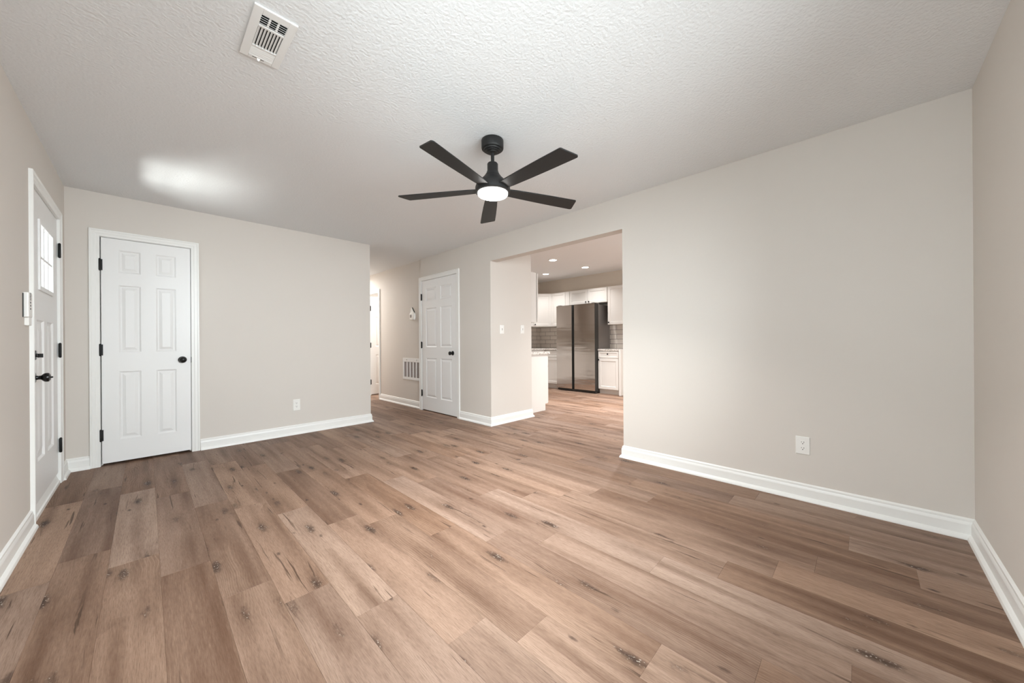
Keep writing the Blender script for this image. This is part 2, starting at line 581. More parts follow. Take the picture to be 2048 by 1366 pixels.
# ------------------------------------------------------------------ setting: floor, ceilings, walls
def make_floor():
    bm = bmesh.new()
    uvl = bm.loops.layers.uv.new('plank')
    cl = bm.loops.layers.float_color.new('plank_tone')
    W, LN = 0.178, 1.22
    phases = {-3: 2.86, -2: 2.62, -1: 2.345, 0: 1.95, 1: 2.95, 2: 1.44, 3: 1.07, 4: 0.90, 5: 0.52, 6: 0.25, 7: 1.25, 8: 0.72, 9: 1.70, 10: 0.30}
    fixed = {(-1, 2): 0.95, (-1, 1): 0.9, (1, 2): 0.0, (0, 1): 0.35, (5, 0): 0.05, (-3, 2): 0.7, (-2, 1): 0.75}
    x_lo, x_hi, y_lo, y_hi = -0.75, 7.35, -0.60, 9.0
    k0 = math.floor((x_lo - 0.221) / W)
    k1 = math.ceil((x_hi - 0.221) / W)
    g = 0.0007
    pr = random.Random(11)
    for k in range(k0, k1):
        xa, xb = 0.221 + W * k, 0.221 + W * (k + 1)
        ph = phases.get(k, pr.uniform(0, LN))
        j0 = math.floor((y_lo - ph) / LN)
        j1 = math.ceil((y_hi - ph) / LN)
        last = 0.5
        for j in range(j0, j1):
            ya, yb = ph + LN * j, ph + LN * (j + 1)
            tn = pr.random()
            if abs(tn - last) < 0.15:
                tn = pr.random()
            last = tn
            hu, sd = pr.random(), pr.random()
            c0, c1 = max(xa, x_lo), min(xb, x_hi)
            d0, d1 = max(ya, y_lo), min(yb, y_hi)
            if c1 <= c0 or d1 <= d0:
                continue
            z = 0.0
            zl = -0.0009
            top = [(c0 + g, d0 + g), (c1 - g, d0 + g), (c1 - g, d1 - g), (c0 + g, d1 - g)]
            bot = [(c0, d0), (c1, d0), (c1, d1), (c0, d1)]
            vt = [bm.verts.new((x, y, z)) for x, y in top]
            vb = [bm.verts.new((x, y, zl)) for x, y in bot]
            fs = [bm.faces.new(vt)]
            for i in range(4):
                q = (i + 1) % 4
                fs.append(bm.faces.new((vb[i], vb[q], vt[q], vt[i])))
            ou, ov = pr.uniform(0, 40), pr.uniform(0, 40)
            flip = -1 if pr.random() < 0.5 else 1
            for f in fs:
                for lp in f.loops:
                    lp[uvl].uv = ((lp.vert.co.y * flip) + ou, lp.vert.co.x + ov)
                    lp[cl] = (tn, hu, sd, 1)
    # slab under the planks
    vs = [bm.verts.new(p) for p in ((x_lo, y_lo, -0.001), (x_hi, y_lo, -0.001), (x_hi, y_hi, -0.001), (x_lo, y_hi, -0.001),
                                    (x_lo, y_lo, -0.12), (x_hi, y_lo, -0.12), (x_hi, y_hi, -0.12), (x_lo, y_hi, -0.12))]
    for q in ((0, 1, 2, 3), (7, 6, 5, 4), (0, 4, 5, 1), (1, 5, 6, 2), (2, 6, 7, 3), (3, 7, 4, 0)):
        f = bm.faces.new([vs[i] for i in q])
        for lp in f.loops:
            lp[cl] = (1, 0.5, 0.5, 1)
    me = bpy.data.meshes.new('floor')
    bm.to_mesh(me)
    bm.free()
    me.materials.append(M['floor'])
    o = bpy.data.objects.new('floor', me)
    COL.objects.link(o)
    return struct(o, 'oak look plank floor running from the living room into hall and kitchen')


make_floor()
struct(B().box(XL - 0.2, XR + 0.05, YN - 0.2, YF + 0.05, H, H + 0.12)
       .box(X1 - 0.1, XH + T, YF + 0.05, YE + 0.1, H, H + 0.12).build('ceiling', 'ceil'), 'white stomp textured ceiling over living room and hall')
struct(B().box(SX - 0.01, XK + 0.1, YN - 0.1, YK + 0.1, KC, KC + 0.1).build('ceiling_kitchen', 'kceil'), 'smooth white kitchen ceiling with recessed lights')
struct(B().box(XH + 0.05, 4.75, YK + 0.12, 8.6, H, H + 0.1).build('ceiling_side_room', 'kceil'), 'white ceiling of the room behind the hall door')


def wall(name, axis, face, thick, a0, a1, holes, mat, label, z1=H):
    """axis 'x': wall runs along x at y=face..face+thick; holes (a0,a1,z0,z1)"""
    b = B()

    def bx(p, q, zz0, zz1):
        if q - p < 1e-6 or zz1 - zz0 < 1e-6:
            return
        if axis == 'x':
            b.box(p, q, face, face + thick, zz0, zz1)
        else:
            b.box(face, face + thick, p, q, zz0, zz1)
    cur = a0
    for (h0, h1, hz0, hz1) in sorted(holes):
        bx(cur, h0, 0, z1)
        bx(h0, h1, 0, hz0)
        bx(h0, h1, hz1, z1)
        cur = h1
    bx(cur, a1, 0, z1)
    return struct(b.build(name, mat), label)


D1 = (3.585, 4.520)            # front door opening along y on the left wall
D2 = (-0.288, 0.320)           # closet door opening along x
D3 = (4.158, 5.096)            # pantry door along y
D4 = (6.690, 7.300)            # hall doorway along y
WN = (-0.20, 1.20, 0.84, 2.06)  # added unseen window on the left wall
WB = (0.10, 1.95, 0.82, 2.08)  # added unseen window on the near wall
DT = 2.054

wall('wall_left', 'y', XL, -0.16, YN - 0.16, YF + 0.12, [WN, (D1[0], D1[1], 0, 2.075)], 'wall', 'greige left wall with the front door')
wall('wall_far', 'x', YF, T, XL, X1, [(D2[0], D2[1], 0, DT)], 'wall', 'greige far wall with the closet door')
wall('wall_right', 'y', XR, T, YN - 0.16, YJ, [(YO1, YO2, 0, ZO), (YO2, YS, 0, KC), (D3[0], D3[1], 0, 2.078)], 'wall', 'greige right wall with the kitchen opening and pantry door', z1=KC)
wall('wall_near', 'x', YN, -0.16, XL, XK + 0.1, [(WB[0], WB[1], WB[2], WB[3])], 'wall', 'greige wall at the right edge of the photo', z1=KC)
wall('wall_switch', 'x', YO2, YS - YO2, XR, XS, [], 'wall', 'pale short wall with two light switches beside the kitchen opening', z1=KC)
wall('wall_pantry_back', 'y', XS, -T, YS, YK, [], 'kwall', 'wall behind the first run of kitchen cabinets', z1=KC)
wall('wall_hall_right', 'y', XH, T, YJ, YE, [(D4[0], D4[1], 0, 2.06)], 'wall', 'greige hall wall with the return grille')
wall('wall_hall_left', 'y', X1, -T, YF + T, YE, [], 'wall', 'greige hall wall behind the closet')
wall('wall_hall_end', 'x', YE, T, X1 - T, XH + T, [], 'wall', 'end wall of the hall')
wall('wall_kitchen_back', 'y', XK, T, YN - 0.1, YK + T, [], 'kwall', 'tan kitchen wall behind the refrigerator', z1=KC)
wall('wall_kitchen_left', 'x', YK, T, XR + T, XK, [], 'kwall', 'tan kitchen wall at the far left corner', z1=KC)
wall('wall_side_room_end', 'x', 7.75, T, XH + T, 4.7, [], 'swall', 'wall of the room behind the hall door')
wall('wall_side_room_right', 'y', 4.6, T, YK + T, 7.75, [], 'swall', 'far wall of the room behind the hall door')
# closet interior behind the closet door
wall('wall_closet_back', 'x', YF + 0.75, T, XL, X1 - T, [], 'swall', 'back wall inside the closet')
wall('wall_closet_left', 'y', XL, -0.16, YF + 0.12, YF + 0.87, [], 'swall', 'left wall inside the closet')
struct(B().box(XL, X1 - T, YF + T, YF + 0.75, H, H + 0.1).build('ceiling_closet', 'kceil'), 'ceiling inside the closet')


# backsplash (own uv so the tiles run level)
def uv_quad_obj(name, quads, mat):
    me = bpy.data.meshes.new(name)
    vs, fs, uvs = [], [], []
    for pts, uv in quads:
        o = len(vs)
        vs += pts
        fs.append(tuple(range(o, o + 4)))
        uvs += uv
    me.from_pydata(vs, [], fs)
    l = me.uv_layers.new(name='UVMap')
    for i, c in enumerate(uvs):
        l.data[i].uv = c
    me.materials.append(M[mat])
    o = bpy.data.objects.new(name, me)
    COL.objects.link(o)
    sd = o.modifiers.new('thick', 'SOLIDIFY')
    sd.thickness = 0.008
    sd.offset = -1
    return o


z0t, z1t = 0.93, 1.46
xt, yt = XK - 0.008, YK - 0.008
q1 = ([(xt, 2.6, z0t), (xt, 2.6, z1t), (xt, yt, z1t), (xt, yt, z0t)], [(2.6, 0), (2.6, z1t - z0t), (yt, z1t - z0t), (yt, 0)])
q2 = ([(XS + 0.002, yt, z0t), (xt, yt, z0t), (xt, yt, z1t), (XS + 0.002, yt, z1t)], [(0.1, 0), (xt - XS + 0.1, 0), (xt - XS + 0.1, z1t - z0t), (0.1, z1t - z0t)])
struct(uv_quad_obj('wall_backsplash', [q1, q2], 'tile'), 'cream subway tile backsplash with dark grout')

# exterior: porch and ground outside the left wall
tag(B().box(-9, XL - 0.17, -9, 12, -0.30, -0.14).build('porch_slab', 'concrete'), 'pale concrete porch outside the front door', 'porch')


struct(B().box(XL - 0.16, 9, -9, YN - 0.17, -0.30, -0.14).build('floor_outside', 'concrete'), 'pale paving outside the window behind the camera')

# ------------------------------------------------------------------ baseboards
BASE = [(0.0, 0.0), (0.030, 0.0), (0.030, 0.006), (0.027, 0.016), (0.020, 0.024), (0.0145, 0.028), (0.0145, 0.078), (0.0125, 0.086), (0.0095, 0.094), (0.0095, 0.104), (0.0, 0.113)]


def baseboard(name, pts, label):
    """pts in plan; the room lies to the left of the direction of travel"""
    P = [Vector((x, y)) for x, y in pts]
    rings = []
    for i, p in enumerate(P):
        dirs = []
        if i > 0:
            dirs.append((p - P[i - 1]).normalized())
        if i < len(P) - 1:
            dirs.append((P[i + 1] - p).normalized())
        ns = [Vector((-d.y, d.x)) for d in dirs]
        n = ns[0] if len(ns) == 1 else (ns[0] + ns[1]) / (1 + ns[0].dot(ns[1]))
        rings.append([(p.x + n.x * d, p.y + n.y * d, z) for d, z in BASE])
    b = B()
    b.loops(rings)
    return struct(b.build(name, 'trim'), label)


CW = 0.062    # casing width
baseboard('baseboard_left', [(XL, D1[0] - CW - 0.004), (XL, YN), (XR, YN), (XR, YO1), (SX, YO1), (SX, YN + 0.4)], 'white baseboard along the left, near and right walls')
baseboard('baseboard_corner', [(D2[0] - CW + 0.004, YF), (XL, YF), (XL, D1[1] + CW)], 'short white baseboard in the corner between front door and closet door')
baseboard('baseboard_far', [(X1, YE), (X1, YF), (D2[1] + CW + 0.004, YF)], 'white baseboard under the far wall outlet')
baseboard('baseboard_pantry', [(XS, 3.6), (XS, YO2), (XR, YO2), (XR, D3[0] - CW + 0.004)], 'white baseboard wrapping the corner below the light switches')
baseboard('baseboard_hall', [(XH, D3[1] + CW), (XH, D4[0] - CW + 0.004)], 'white baseboard under the hall return grille')

# ------------------------------------------------------------------ casings
CAS = [(0.0, 0.0), (0.0, 0.010), (0.004, 0.0125), (0.020, 0.0125), (0.026, 0.0150), (0.046, 0.0150), (0.050, 0.0185), (CW - 0.003, 0.0185), (CW, 0.016), (CW, 0.0)]


def casing(name, fr, a0, a1, top, label, z0=0.0):
    b = B()
    rings = [[fr.p(a0 - w, t, z0) for w, t in CAS], [fr.p(a0 - w, t, top + w) for w, t in CAS],
             [fr.p(a1 + w, t, top + w) for w, t in CAS], [fr.p(a1 + w, t, z0) for w, t in CAS]]
    b.loops(rings)
    return struct(b.build(name, 'trim'), label)


def jamb(name, fr, a0, a1, top, depth, label, stop=0.05):
    b = B()
    t = 0.002
    fr.box(b, a0 - 0.001, a0 + t, -depth, 0.0, 0, top)
    fr.box(b, a1 - t, a1 + 0.001, -depth, 0.0, 0, top)
    fr.box(b, a0, a1, -depth, 0.0, top - t, top + 0.001)
    # door stop
    fr.box(b, a0 + t, a0 + 0.012, -depth + 0.01, -stop, 0, top - t)
    fr.box(b, a1 - 0.012, a1 - t, -depth + 0.01, -stop, 0, top - t)
    fr.box(b, a0, a1, -depth + 0.01, -stop, top - 0.012, top - t)
    return struct(b.build(name, 'trim'), label)


FL = Frame((XL, 0, 0), (0, 1, 0), (1, 0, 0))       # left wall, a = y
FF = Frame((0, YF, 0), (1, 0, 0), (0, -1, 0))      # far wall, a = x
FR = Frame((XR, 0, 0), (0, 1, 0), (-1, 0, 0))      # right wall, a = y
FH = Frame((XH, 0, 0), (0, 1, 0), (-1, 0, 0))      # hall wall
FS = Frame((0, YO2, 0), (1, 0, 0), (0, -1, 0))     # switch wall, a = x

casing('trim_1', FL, D1[0], D1[1], 2.075, 'white casing round the front door')
casing('trim_2', FF, D2[0], D2[1], DT, 'white casing round the closet door')
casing('trim_3', FR, D3[0], D3[1], 2.078, 'white casing round the pantry door')
casing('trim_4', FH, D4[0], D4[1], 2.06, 'white casing round the hall doorway')
jamb('trim_5', FL, D1[0], D1[1], 2.075, 0.16, 'front door jamb')
jamb('trim_6', FF, D2[0], D2[1], DT, T, 'closet door jamb')
jamb('trim_7', FR, D3[0], D3[1], 2.078, T, 'pantry door jamb')
jamb('trim_8', FH, D4[0], D4[1], 2.06, T, 'hall doorway jamb', stop=0.06)


# ------------------------------------------------------------------ doors
def panel_face(b, fr, a0, a1, z0, z1, n, rects, flip=False):
    """door skin at depth n with recessed raised-field panels; rects in (a,z)"""
    As = sorted({a0, a1, *[r[0] for r in rects], *[r[1] for r in rects]})
    Zs = sorted({z0, z1, *[r[2] for r in rects], *[r[3] for r in rects]})

    def inside(a, z):
        for r in rects:
            if r[0] < a < r[1] and r[2] < z < r[3]:
                return True
        return False
    for i in range(len(As) - 1):
        for j in range(len(Zs) - 1):
            if inside((As[i] + As[i + 1]) / 2, (Zs[j] + Zs[j + 1]) / 2):
                continue
            b.poly([fr.p(As[i], n, Zs[j]), fr.p(As[i + 1], n, Zs[j]), fr.p(As[i + 1], n, Zs[j + 1]), fr.p(As[i], n, Zs[j + 1])], [(0, 1, 2, 3)])
    for r in rects:
        rings = []
        for ins, d in ((0, 0), (0.004, -0.003), (0.012, -0.0085), (0.020, -0.0085), (0.040, -0.0015), (0.043, -0.0005)):
            rings.append([fr.p(r[0] + ins, n + d, r[2] + ins), fr.p(r[1] - ins, n + d, r[2] + ins), fr.p(r[1] - ins, n + d, r[3] - ins), fr.p(r[0] + ins, n + d, r[3] - ins)])
        b.loops(rings, cap=(False, True))


def weld_build(b, name, mat, parent):
    o = b.build(name, mat, parent)
    bm = bmesh.new()
    bm.from_mesh(o.data)
    bmesh.ops.remove_doubles(bm, verts=bm.verts, dist=0.0002)
    bmesh.ops.recalc_face_normals(bm, faces=bm.faces)
    bm.to_mesh(o.data)
    bm.free()
    return o


def leaf(fr, a0, a1, z0, z1, n, rects, parent, thick=0.035, both=False):
    b = B()
    panel_face(b, fr, a0, a1, z0, z1, n, rects)
    nb = n - thick
    if both:
        mir = Frame(fr.O + fr.N * (2 * nb), fr.A, -fr.N)
        # back skin: mirrored depth
        panel_face(b, mir, a0, a1, z0, z1, nb, rects)
    else:
        b.poly([fr.p(a0, nb, z0), fr.p(a1, nb, z0), fr.p(a1, nb, z1), fr.p(a0, nb, z1)], [(3, 2, 1, 0)])
    As = sorted({a0, a1, *[r[0] for r in rects], *[r[1] for r in rects]})
    Zs = sorted({z0, z1, *[r[2] for r in rects], *[r[3] for r in rects]})
    for a in (a0, a1):
        for j in range(len(Zs) - 1):
            b.poly([fr.p(a, n, Zs[j]), fr.p(a, n, Zs[j + 1]), fr.p(a, nb, Zs[j + 1]), fr.p(a, nb, Zs[j])], [(0, 1, 2, 3)])
    for z in (z0, z1):
        for i in range(len(As) - 1):
            b.poly([fr.p(As[i], n, z), fr.p(As[i + 1], n, z), fr.p(As[i + 1], nb, z), fr.p(As[i], nb, z)], [(0, 1, 2, 3)])
    return weld_build(b, 'door_leaf', 'door', parent)


def six_rects(a0, a1, rows=((0.223, 0.841), (1.017, 1.629), (1.744, 1.949)), st=0.105, mid=0.10):
    pw = (a1 - a0 - 2 * st - mid) / 2
    cols = ((a0 + st, a0 + st + pw), (a1 - st - pw, a1 - st))
    return [(c[0], c[1], r[0], r[1]) for c in cols for r in rows]


def hinge(fr, a, n, z, parent, toward, h=0.095):
    b = B()
    P = Vector(fr.p(a, n + 0.006, z - h / 2))
    b.lathe([(0.004, -0.006), (0.0075, 0), (0.0075, h), (0.004, h + 0.006)], P, (0, 0, 1), 14)
    fr.box(b, a, a + toward * 0.016, n - 0.001, n + 0.0025, z - h / 2, z + h / 2)
    return b.build('hinge', 'black', parent, smooth=True)


def knob(fr, a, n, z, parent, name='door_knob', button=False):
    b = B()
    O = Vector(fr.p(a, n, z))
    prof = [(0.033, 0), (0.033, 0.004), (0.029, 0.009), (0.014, 0.012), (0.0115, 0.020), (0.013, 0.030), (0.021, 0.036), (0.027, 0.044), (0.0285, 0.053), (0.026, 0.061), (0.018, 0.066), (0.0, 0.0675)]
    if button:
        prof = prof[:-2] + [(0.016, 0.0665), (0.006, 0.067), (0.005, 0.076), (0.0, 0.0765)]
    b.lathe(prof, O, fr.N, 28, cap=(True, False))
    return b.build(name, 'knobm', parent, smooth=True)


# front door
d1 = sempty('door_1', (XL, (D1[0] + D1[1]) / 2, 0), 'white front door with a six pane window in its top')
a0, a1 = D1[0] + 0.004, D1[1] - 0.005
zb, zt = 0.085, 2.068
gw = (3.832, 4.285, 1.468, 1.885)
b = B()
nD = -0.004
rects = [(a0 + 0.175, a0 + 0.41, 0.34, 1.25), (a1 - 0.41, a1 - 0.175, 0.34, 1.25)]
Aset = sorted({a0, a1, gw[0], gw[1], *[r[0] for r in rects], *[r[1] for r in rects]})


def front_skin(b, n):
    As = Aset
    Zs = sorted({zb, zt, gw[2], gw[3], 0.34, 1.25})
    for i in range(len(As) - 1):
        for j in range(len(Zs) - 1):
            ca, cz = (As[i] + As[i + 1]) / 2, (Zs[j] + Zs[j + 1]) / 2
            if gw[0] < ca < gw[1] and gw[2] < cz < gw[3]:
                continue
            if any(r[0] < ca < r[1] and r[2] < cz < r[3] for r in rects):
                continue
            b.poly([FL.p(As[i], n, Zs[j]), FL.p(As[i + 1], n, Zs[j]), FL.p(As[i + 1], n, Zs[j + 1]), FL.p(As[i], n, Zs[j + 1])], [(0, 1, 2, 3)])


front_skin(b, nD)
for r in rects:
    rings = []
    for ins, d in ((0, 0), (0.010, -0.011), (0.024, -0.011), (0.07, -0.002), (0.075, -0.001)):
        rings.append([FL.p(r[0] + ins, nD + d, r[2] + ins), FL.p(r[1] - ins, nD + d, r[2] + ins), FL.p(r[1] - ins, nD + d, r[3] - ins), FL.p(r[0] + ins, nD + d, r[3] - ins)])
    b.loops(rings, cap=(False, True))
nb = nD - 0.044
# sides, window reveal and back
for (p, q) in (((a0, zb), (a1, zb)), ((a1, zb), (a1, zt)), ((a1, zt), (a0, zt)), ((a0, zt), (a0, zb)),
               ((gw[0], gw[2]), (gw[1], gw[2])), ((gw[1], gw[2]), (gw[1], gw[3])), ((gw[1], gw[3]), (gw[0], gw[3])), ((gw[0], gw[3]), (gw[0], gw[2]))):
    b.poly([FL.p(p[0], nD, p[1]), FL.p(q[0], nD, q[1]), FL.p(q[0], nb, q[1]), FL.p(p[0], nb, p[1])], [(0, 1, 2, 3)])
for (p0, p1, z0, z1) in ((a0, gw[0], zb, zt), (gw[1], a1, zb, zt), (gw[0], gw[1], zb, gw[2]), (gw[0], gw[1], gw[3], zt)):
    b.poly([FL.p(p0, nb, z0), FL.p(p1, nb, z0), FL.p(p1, nb, z1), FL.p(p0, nb, z1)], [(3, 2, 1, 0)])
weld_build(b, 'door_leaf', 'door', d1)
b = B()
g0, g1, gz0, gz1 = gw
mo = 0.022
for (p0, p1, z0, z1) in ((g0 - mo, g0 + 0.006, gz0 - mo, gz1 + mo), (g1 - 0.006, g1 + mo, gz0 - mo, gz1 + mo), (g0 + 0.006, g1 - 0.006, gz0 - mo, gz0 + 0.006), (g0 + 0.006, g1 - 0.006, gz1 - 0.006, gz1 + mo)):
    FL.box(b, p0, p1, nD - 0.001, nD + 0.010, z0, z1)
lite = b.build('window_frame', 'door', d1, bevel=0.003)
b = B()
for k in (1, 2):
    ac = g0 + (g1 - g0) * k / 3
    FL.box(b, ac - 0.008, ac + 0.008, nD - 0.024, nD + 0.004, gz0, gz1)
zc = (gz0 + gz1) / 2 - 0.01
FL.box(b, g0, g1, nD - 0.023, nD + 0.003, zc - 0.008, zc + 0.008)
b.build('muntin', 'door', d1, bevel=0.002)
b = B()
FL.box(b, g0, g1, nD - 0.018, nD - 0.013, gz0, gz1)
b.build('glass_pane', 'glass', d1)
for z in (1.830, 1.045, 0.300):
    hinge(FL, D1[1] - 0.003, 0.004, z, d1, -1, 0.105)
knob(FL, D1[0] + 0.068, nD, 0.885, d1, button=True)
b = B()
O = Vector(FL.p(D1[0] + 0.068, nD, 1.025))
b.lathe([(0.032, 0), (0.032, 0.006), (0.027, 0.012), (0.010, 0.014), (0.009, 0.018), (0.0, 0.018)], O, FL.N, 24, cap=(True, False))
FL.box(b, D1[0] + 0.063, D1[0] + 0.073, nD + 0.016, nD + 0.038, 1.010, 1.034)
b.build('deadbolt_turn', 'knobm', d1, smooth=True)
# raised sill under the front door
b = B()
prof = [(-0.16, 0.0), (-0.16, 0.082), (-0.03, 0.082), (-0.018, 0.078), (-0.001, 0.028), (0.006, 0.022), (0.006, 0.0)]
b.loops([[FL.p(D1[0] + 0.003, n, z) for n, z in prof], [FL.p(D1[1] - 0.003, n, z) for n, z in prof]])
struct(b.build('trim_9', 'trim'), 'white raised sill under the front door')

# closet door
d2 = sempty('door_2', ((D2[0] + D2[1]) / 2, YF, 0), 'white six panel closet door on the far wall')
a0, a1 = D2[0] + 0.0095, D2[1] - 0.005
leaf(FF, a0, a1, 0.022, DT - 0.006, 0.002, six_rects(a0, a1), d2)
for z in (1.802, 1.040, 0.276):
    hinge(FF, D2[0] + 0.003, 0.006, z, d2, 1, 0.098)
knob(FF, 0.254, 0.002, 0.932, d2)
b = B()
FF.box(b, a1 + 0.001, a1 + 0.0045, 0.0, 0.006, 0.90, 0.958)
b.build('strike_plate', 'black', d2)

# pantry door
d3 = sempty('door_3', (XR, (D3[0] + D3[1]) / 2, 0), 'white six panel pantry door beside the kitchen opening')
a0, a1 = D3[0] + 0.005, D3[1] - 0.0075
leaf(FR, a0, a1, 0.016, 2.072, 0.002, six_rects(a0, a1, st=0.120, mid=0.112), d3)
for z in (1.818, 1.048, 0.277):
    hinge(FR, D3[1] - 0.003, 0.006, z, d3, -1, 0.098)
knob(FR, 4.262, 0.002, 0.929, d3)

# hall door, open into the side room
d4 = sempty('door_4', (XH + T, D4[1], 0), 'white hall door standing open into the side room')
FO = Frame((0, D4[1] - 0.006, 0), (1, 0, 0), (0, -1, 0))
a0, a1 = XH + T - 0.012, XH + T - 0.012 + 0.598
leaf(FO, a0, a1, 0.02, 2.052, 0.0, six_rects(a0, a1), d4)
for z in (1.802, 1.040, 0.276):
    hinge(FO, a0 - 0.002, 0.004, z, d4, 1, 0.098)
knob(FO, a1 - 0.065, 0.0, 0.932, d4)

# ------------------------------------------------------------------ windows added out of frame to light the room
FN = Frame((0, YN, 0), (1, 0, 0), (0, 1, 0))       # near wall, a = x


def window(name, fr, W, mull, label):
    w = sempty(name, fr.p((W[0] + W[1]) / 2, 0, W[2]), label)
    fw = 0.055
    b = B()
    rings = []
    for ins, n in ((0, -0.13), (0, -0.06), (fw, -0.06), (fw, -0.13)):
        rings.append([fr.p(W[0] + ins, n, W[2] + ins), fr.p(W[1] - ins, n, W[2] + ins), fr.p(W[1] - ins, n, W[3] - ins), fr.p(W[0] + ins, n, W[3] - ins)])
    b.loops(rings + [rings[0]], cap=(False, False))
    b.build('window_frame', 'trim', w)
    b = B()
    fr.box(b, mull[0], mull[1], -0.125, -0.065, mull[2], mull[3])
    b.build('mullion', 'trim', w)
    b = B()
    fr.box(b, W[0] + 0.03, W[1] - 0.03, -0.10, -0.094, W[2] + 0.03, W[3] - 0.03)
    b.build('glass_pane', 'glass', w)
    b = B()
    fr.box(b, W[0] - 0.05, W[1] + 0.05, -0.06, 0.035, W[2] - 0.025, W[2])
    b.build('window_sill', 'trim', w)


window('window_1', FN, WB, (0.995, 1.055, WB[2] + 0.05, WB[3] - 0.05), 'unseen white window added for light on the wall behind the camera')
window('window_2', FL, WN, (WN[0] + 0.05, WN[1] - 0.05, 1.42, 1.47), 'unseen white window added for light on the left wall')

# ------------------------------------------------------------------ wall plates
def outlet(fr, a, z, label, w=0.072, h=0.118):
    t = thing('power_outlet', fr.p(a, 0, z), label, 'outlet', 'duplex wall outlets')
    b = B()
    rings = [[fr.p(a + sx * (w / 2 - i), n, z + sz * (h / 2 - i)) for sx, sz in ((-1, -1), (1, -1), (1, 1), (-1, 1))] for i, n in ((0, 0), (0, 0.003), (0.004, 0.0062))]
    b.loops(rings)
    b.build('cover_plate', 'plastic', t)
    for dz in (0.0195, -0.0195):
        b = B()
        pts = []
        for k in range(24):
            c, s = math.cos(2 * math.pi * k / 24), math.sin(2 * math.pi * k / 24)
            pts.append((0.0172 * c, max(-0.0142, min(0.0142, 0.0172 * s))))
        b.loops([[fr.p(a + x, 0.0055, z + dz + y) for x, y in pts], [fr.p(a + x, 0.0082, z + dz + y) for x, y in pts]])
        rc = b.build('receptacle', 'plastic', t)
        b = B()
        fr.box(b, a - 0.0078, a - 0.0050, 0.0075, 0.0086, z + dz + 0.000, z + dz + 0.0085)
        fr.box(b, a + 0.0050, a + 0.0075, 0.0075, 0.0086, z + dz + 0.001, z + dz + 0.0078)
        b.lathe([(0.0030, 0), (0.0030, 0.0010)], fr.p(a, 0.0076, z + dz - 0.0070), fr.N, 12)
        b.build('slots', 'slot', rc)
    b = B()
    b.lathe([(0.0032, 0), (0.0030, 0.0012), (0.0, 0.0014)], fr.p(a, 0.006, z), fr.N, 12, cap=(True, False))
    b.build('screw', 'plastic', t)
    return t


outlet(FF, 1.259, 0.351, 'small white power outlet low on the far wall right of the closet door', 0.076, 0.135)
outlet(FR, 0.293, 0.370, 'white power outlet low on the large right wall', 0.076, 0.120)


def switch(fr, a, z, label):
    w, h = 0.070, 0.118
    t = thing('light_switch', fr.p(a, 0, z), label, 'light switch', 'toggle switches on the pale wall')
    b = B()
    rings = [[fr.p(a + sx * (w / 2 - i), n, z + sz * (h / 2 - i)) for sx, sz in ((-1, -1), (1, -1), (1, 1), (-1, 1))] for i, n in ((0, 0), (0, 0.003), (0.004, 0.0062))]
    b.loops(rings)
    b.build('cover_plate', 'plastic', t)
    b = B()
    fr.box(b, a - 0.0055, a + 0.0055, 0.0055, 0.0068, z - 0.012, z + 0.012)
    b.build('toggle_slot', 'slot', t)
    b = B()
    b.loops([[fr.p(a + sx * 0.0042, 0.006, z + zz) for sx, zz in ((-1, -0.010), (1, -0.010), (1, 0.004), (-1, 0.004))],
             [fr.p(a + sx * 0.0036, 0.017, z + zz) for sx, zz in ((-1, -0.013), (1, -0.013), (1, -0.006), (-1, -0.006))]])
    b.build('toggle', 'plastic', t)
    for dz in (0.030, -0.030):
        b = B()
        b.lathe([(0.0032, 0), (0.0030, 0.0012), (0.0, 0.0014)], fr.p(a, 0.006, z + dz), fr.N, 12, cap=(True, False))
        b.build('screw', 'plastic', t)


switch(FS, 3.326, 1.255, 'white light switch nearer the outer corner of the pale wall')
switch(FS, 3.729, 1.264, 'white light switch nearer the kitchen cabinets on the pale wall')

# keypad by the front door
kp = thing('wall_keypad', (XL, 3.41, 1.28), 'white wall keypad beside the front door', 'keypad')
b = B()
FL.box(b, 3.355, 3.362, 0.0, 0.004, 1.245, 1.380)  # dark strip drawn in for the shadowed gap at the wall
b.build('gasket', 'slot', kp)
b = B()
FL.box(b, 3.362, 3.452, 0.0, 0.022, 1.245, 1.387)
b.build('body', 'plastic', kp, bevel=0.006, seg=3)
b = B()
FL.box(b, 3.392, 3.458, 0.0, 0.018, 1.200, 1.252)
b.build('lower_box', 'plastic', kp, bevel=0.003)
b = B()
for k in range(5):
    FL.box(b, 3.385, 3.415, 0.0215, 0.0228, 1.345 + k * 0.009, 1.349 + k * 0.009)
b.build('speaker_slots', 'slot', kp)
for k in range(3):
    b = B()
    FL.box(b, 3.390, 3.402, 0.0215, 0.0236, 1.326 - k * 0.018, 1.334 - k * 0.018)
    b.build('key', 'slot', kp)

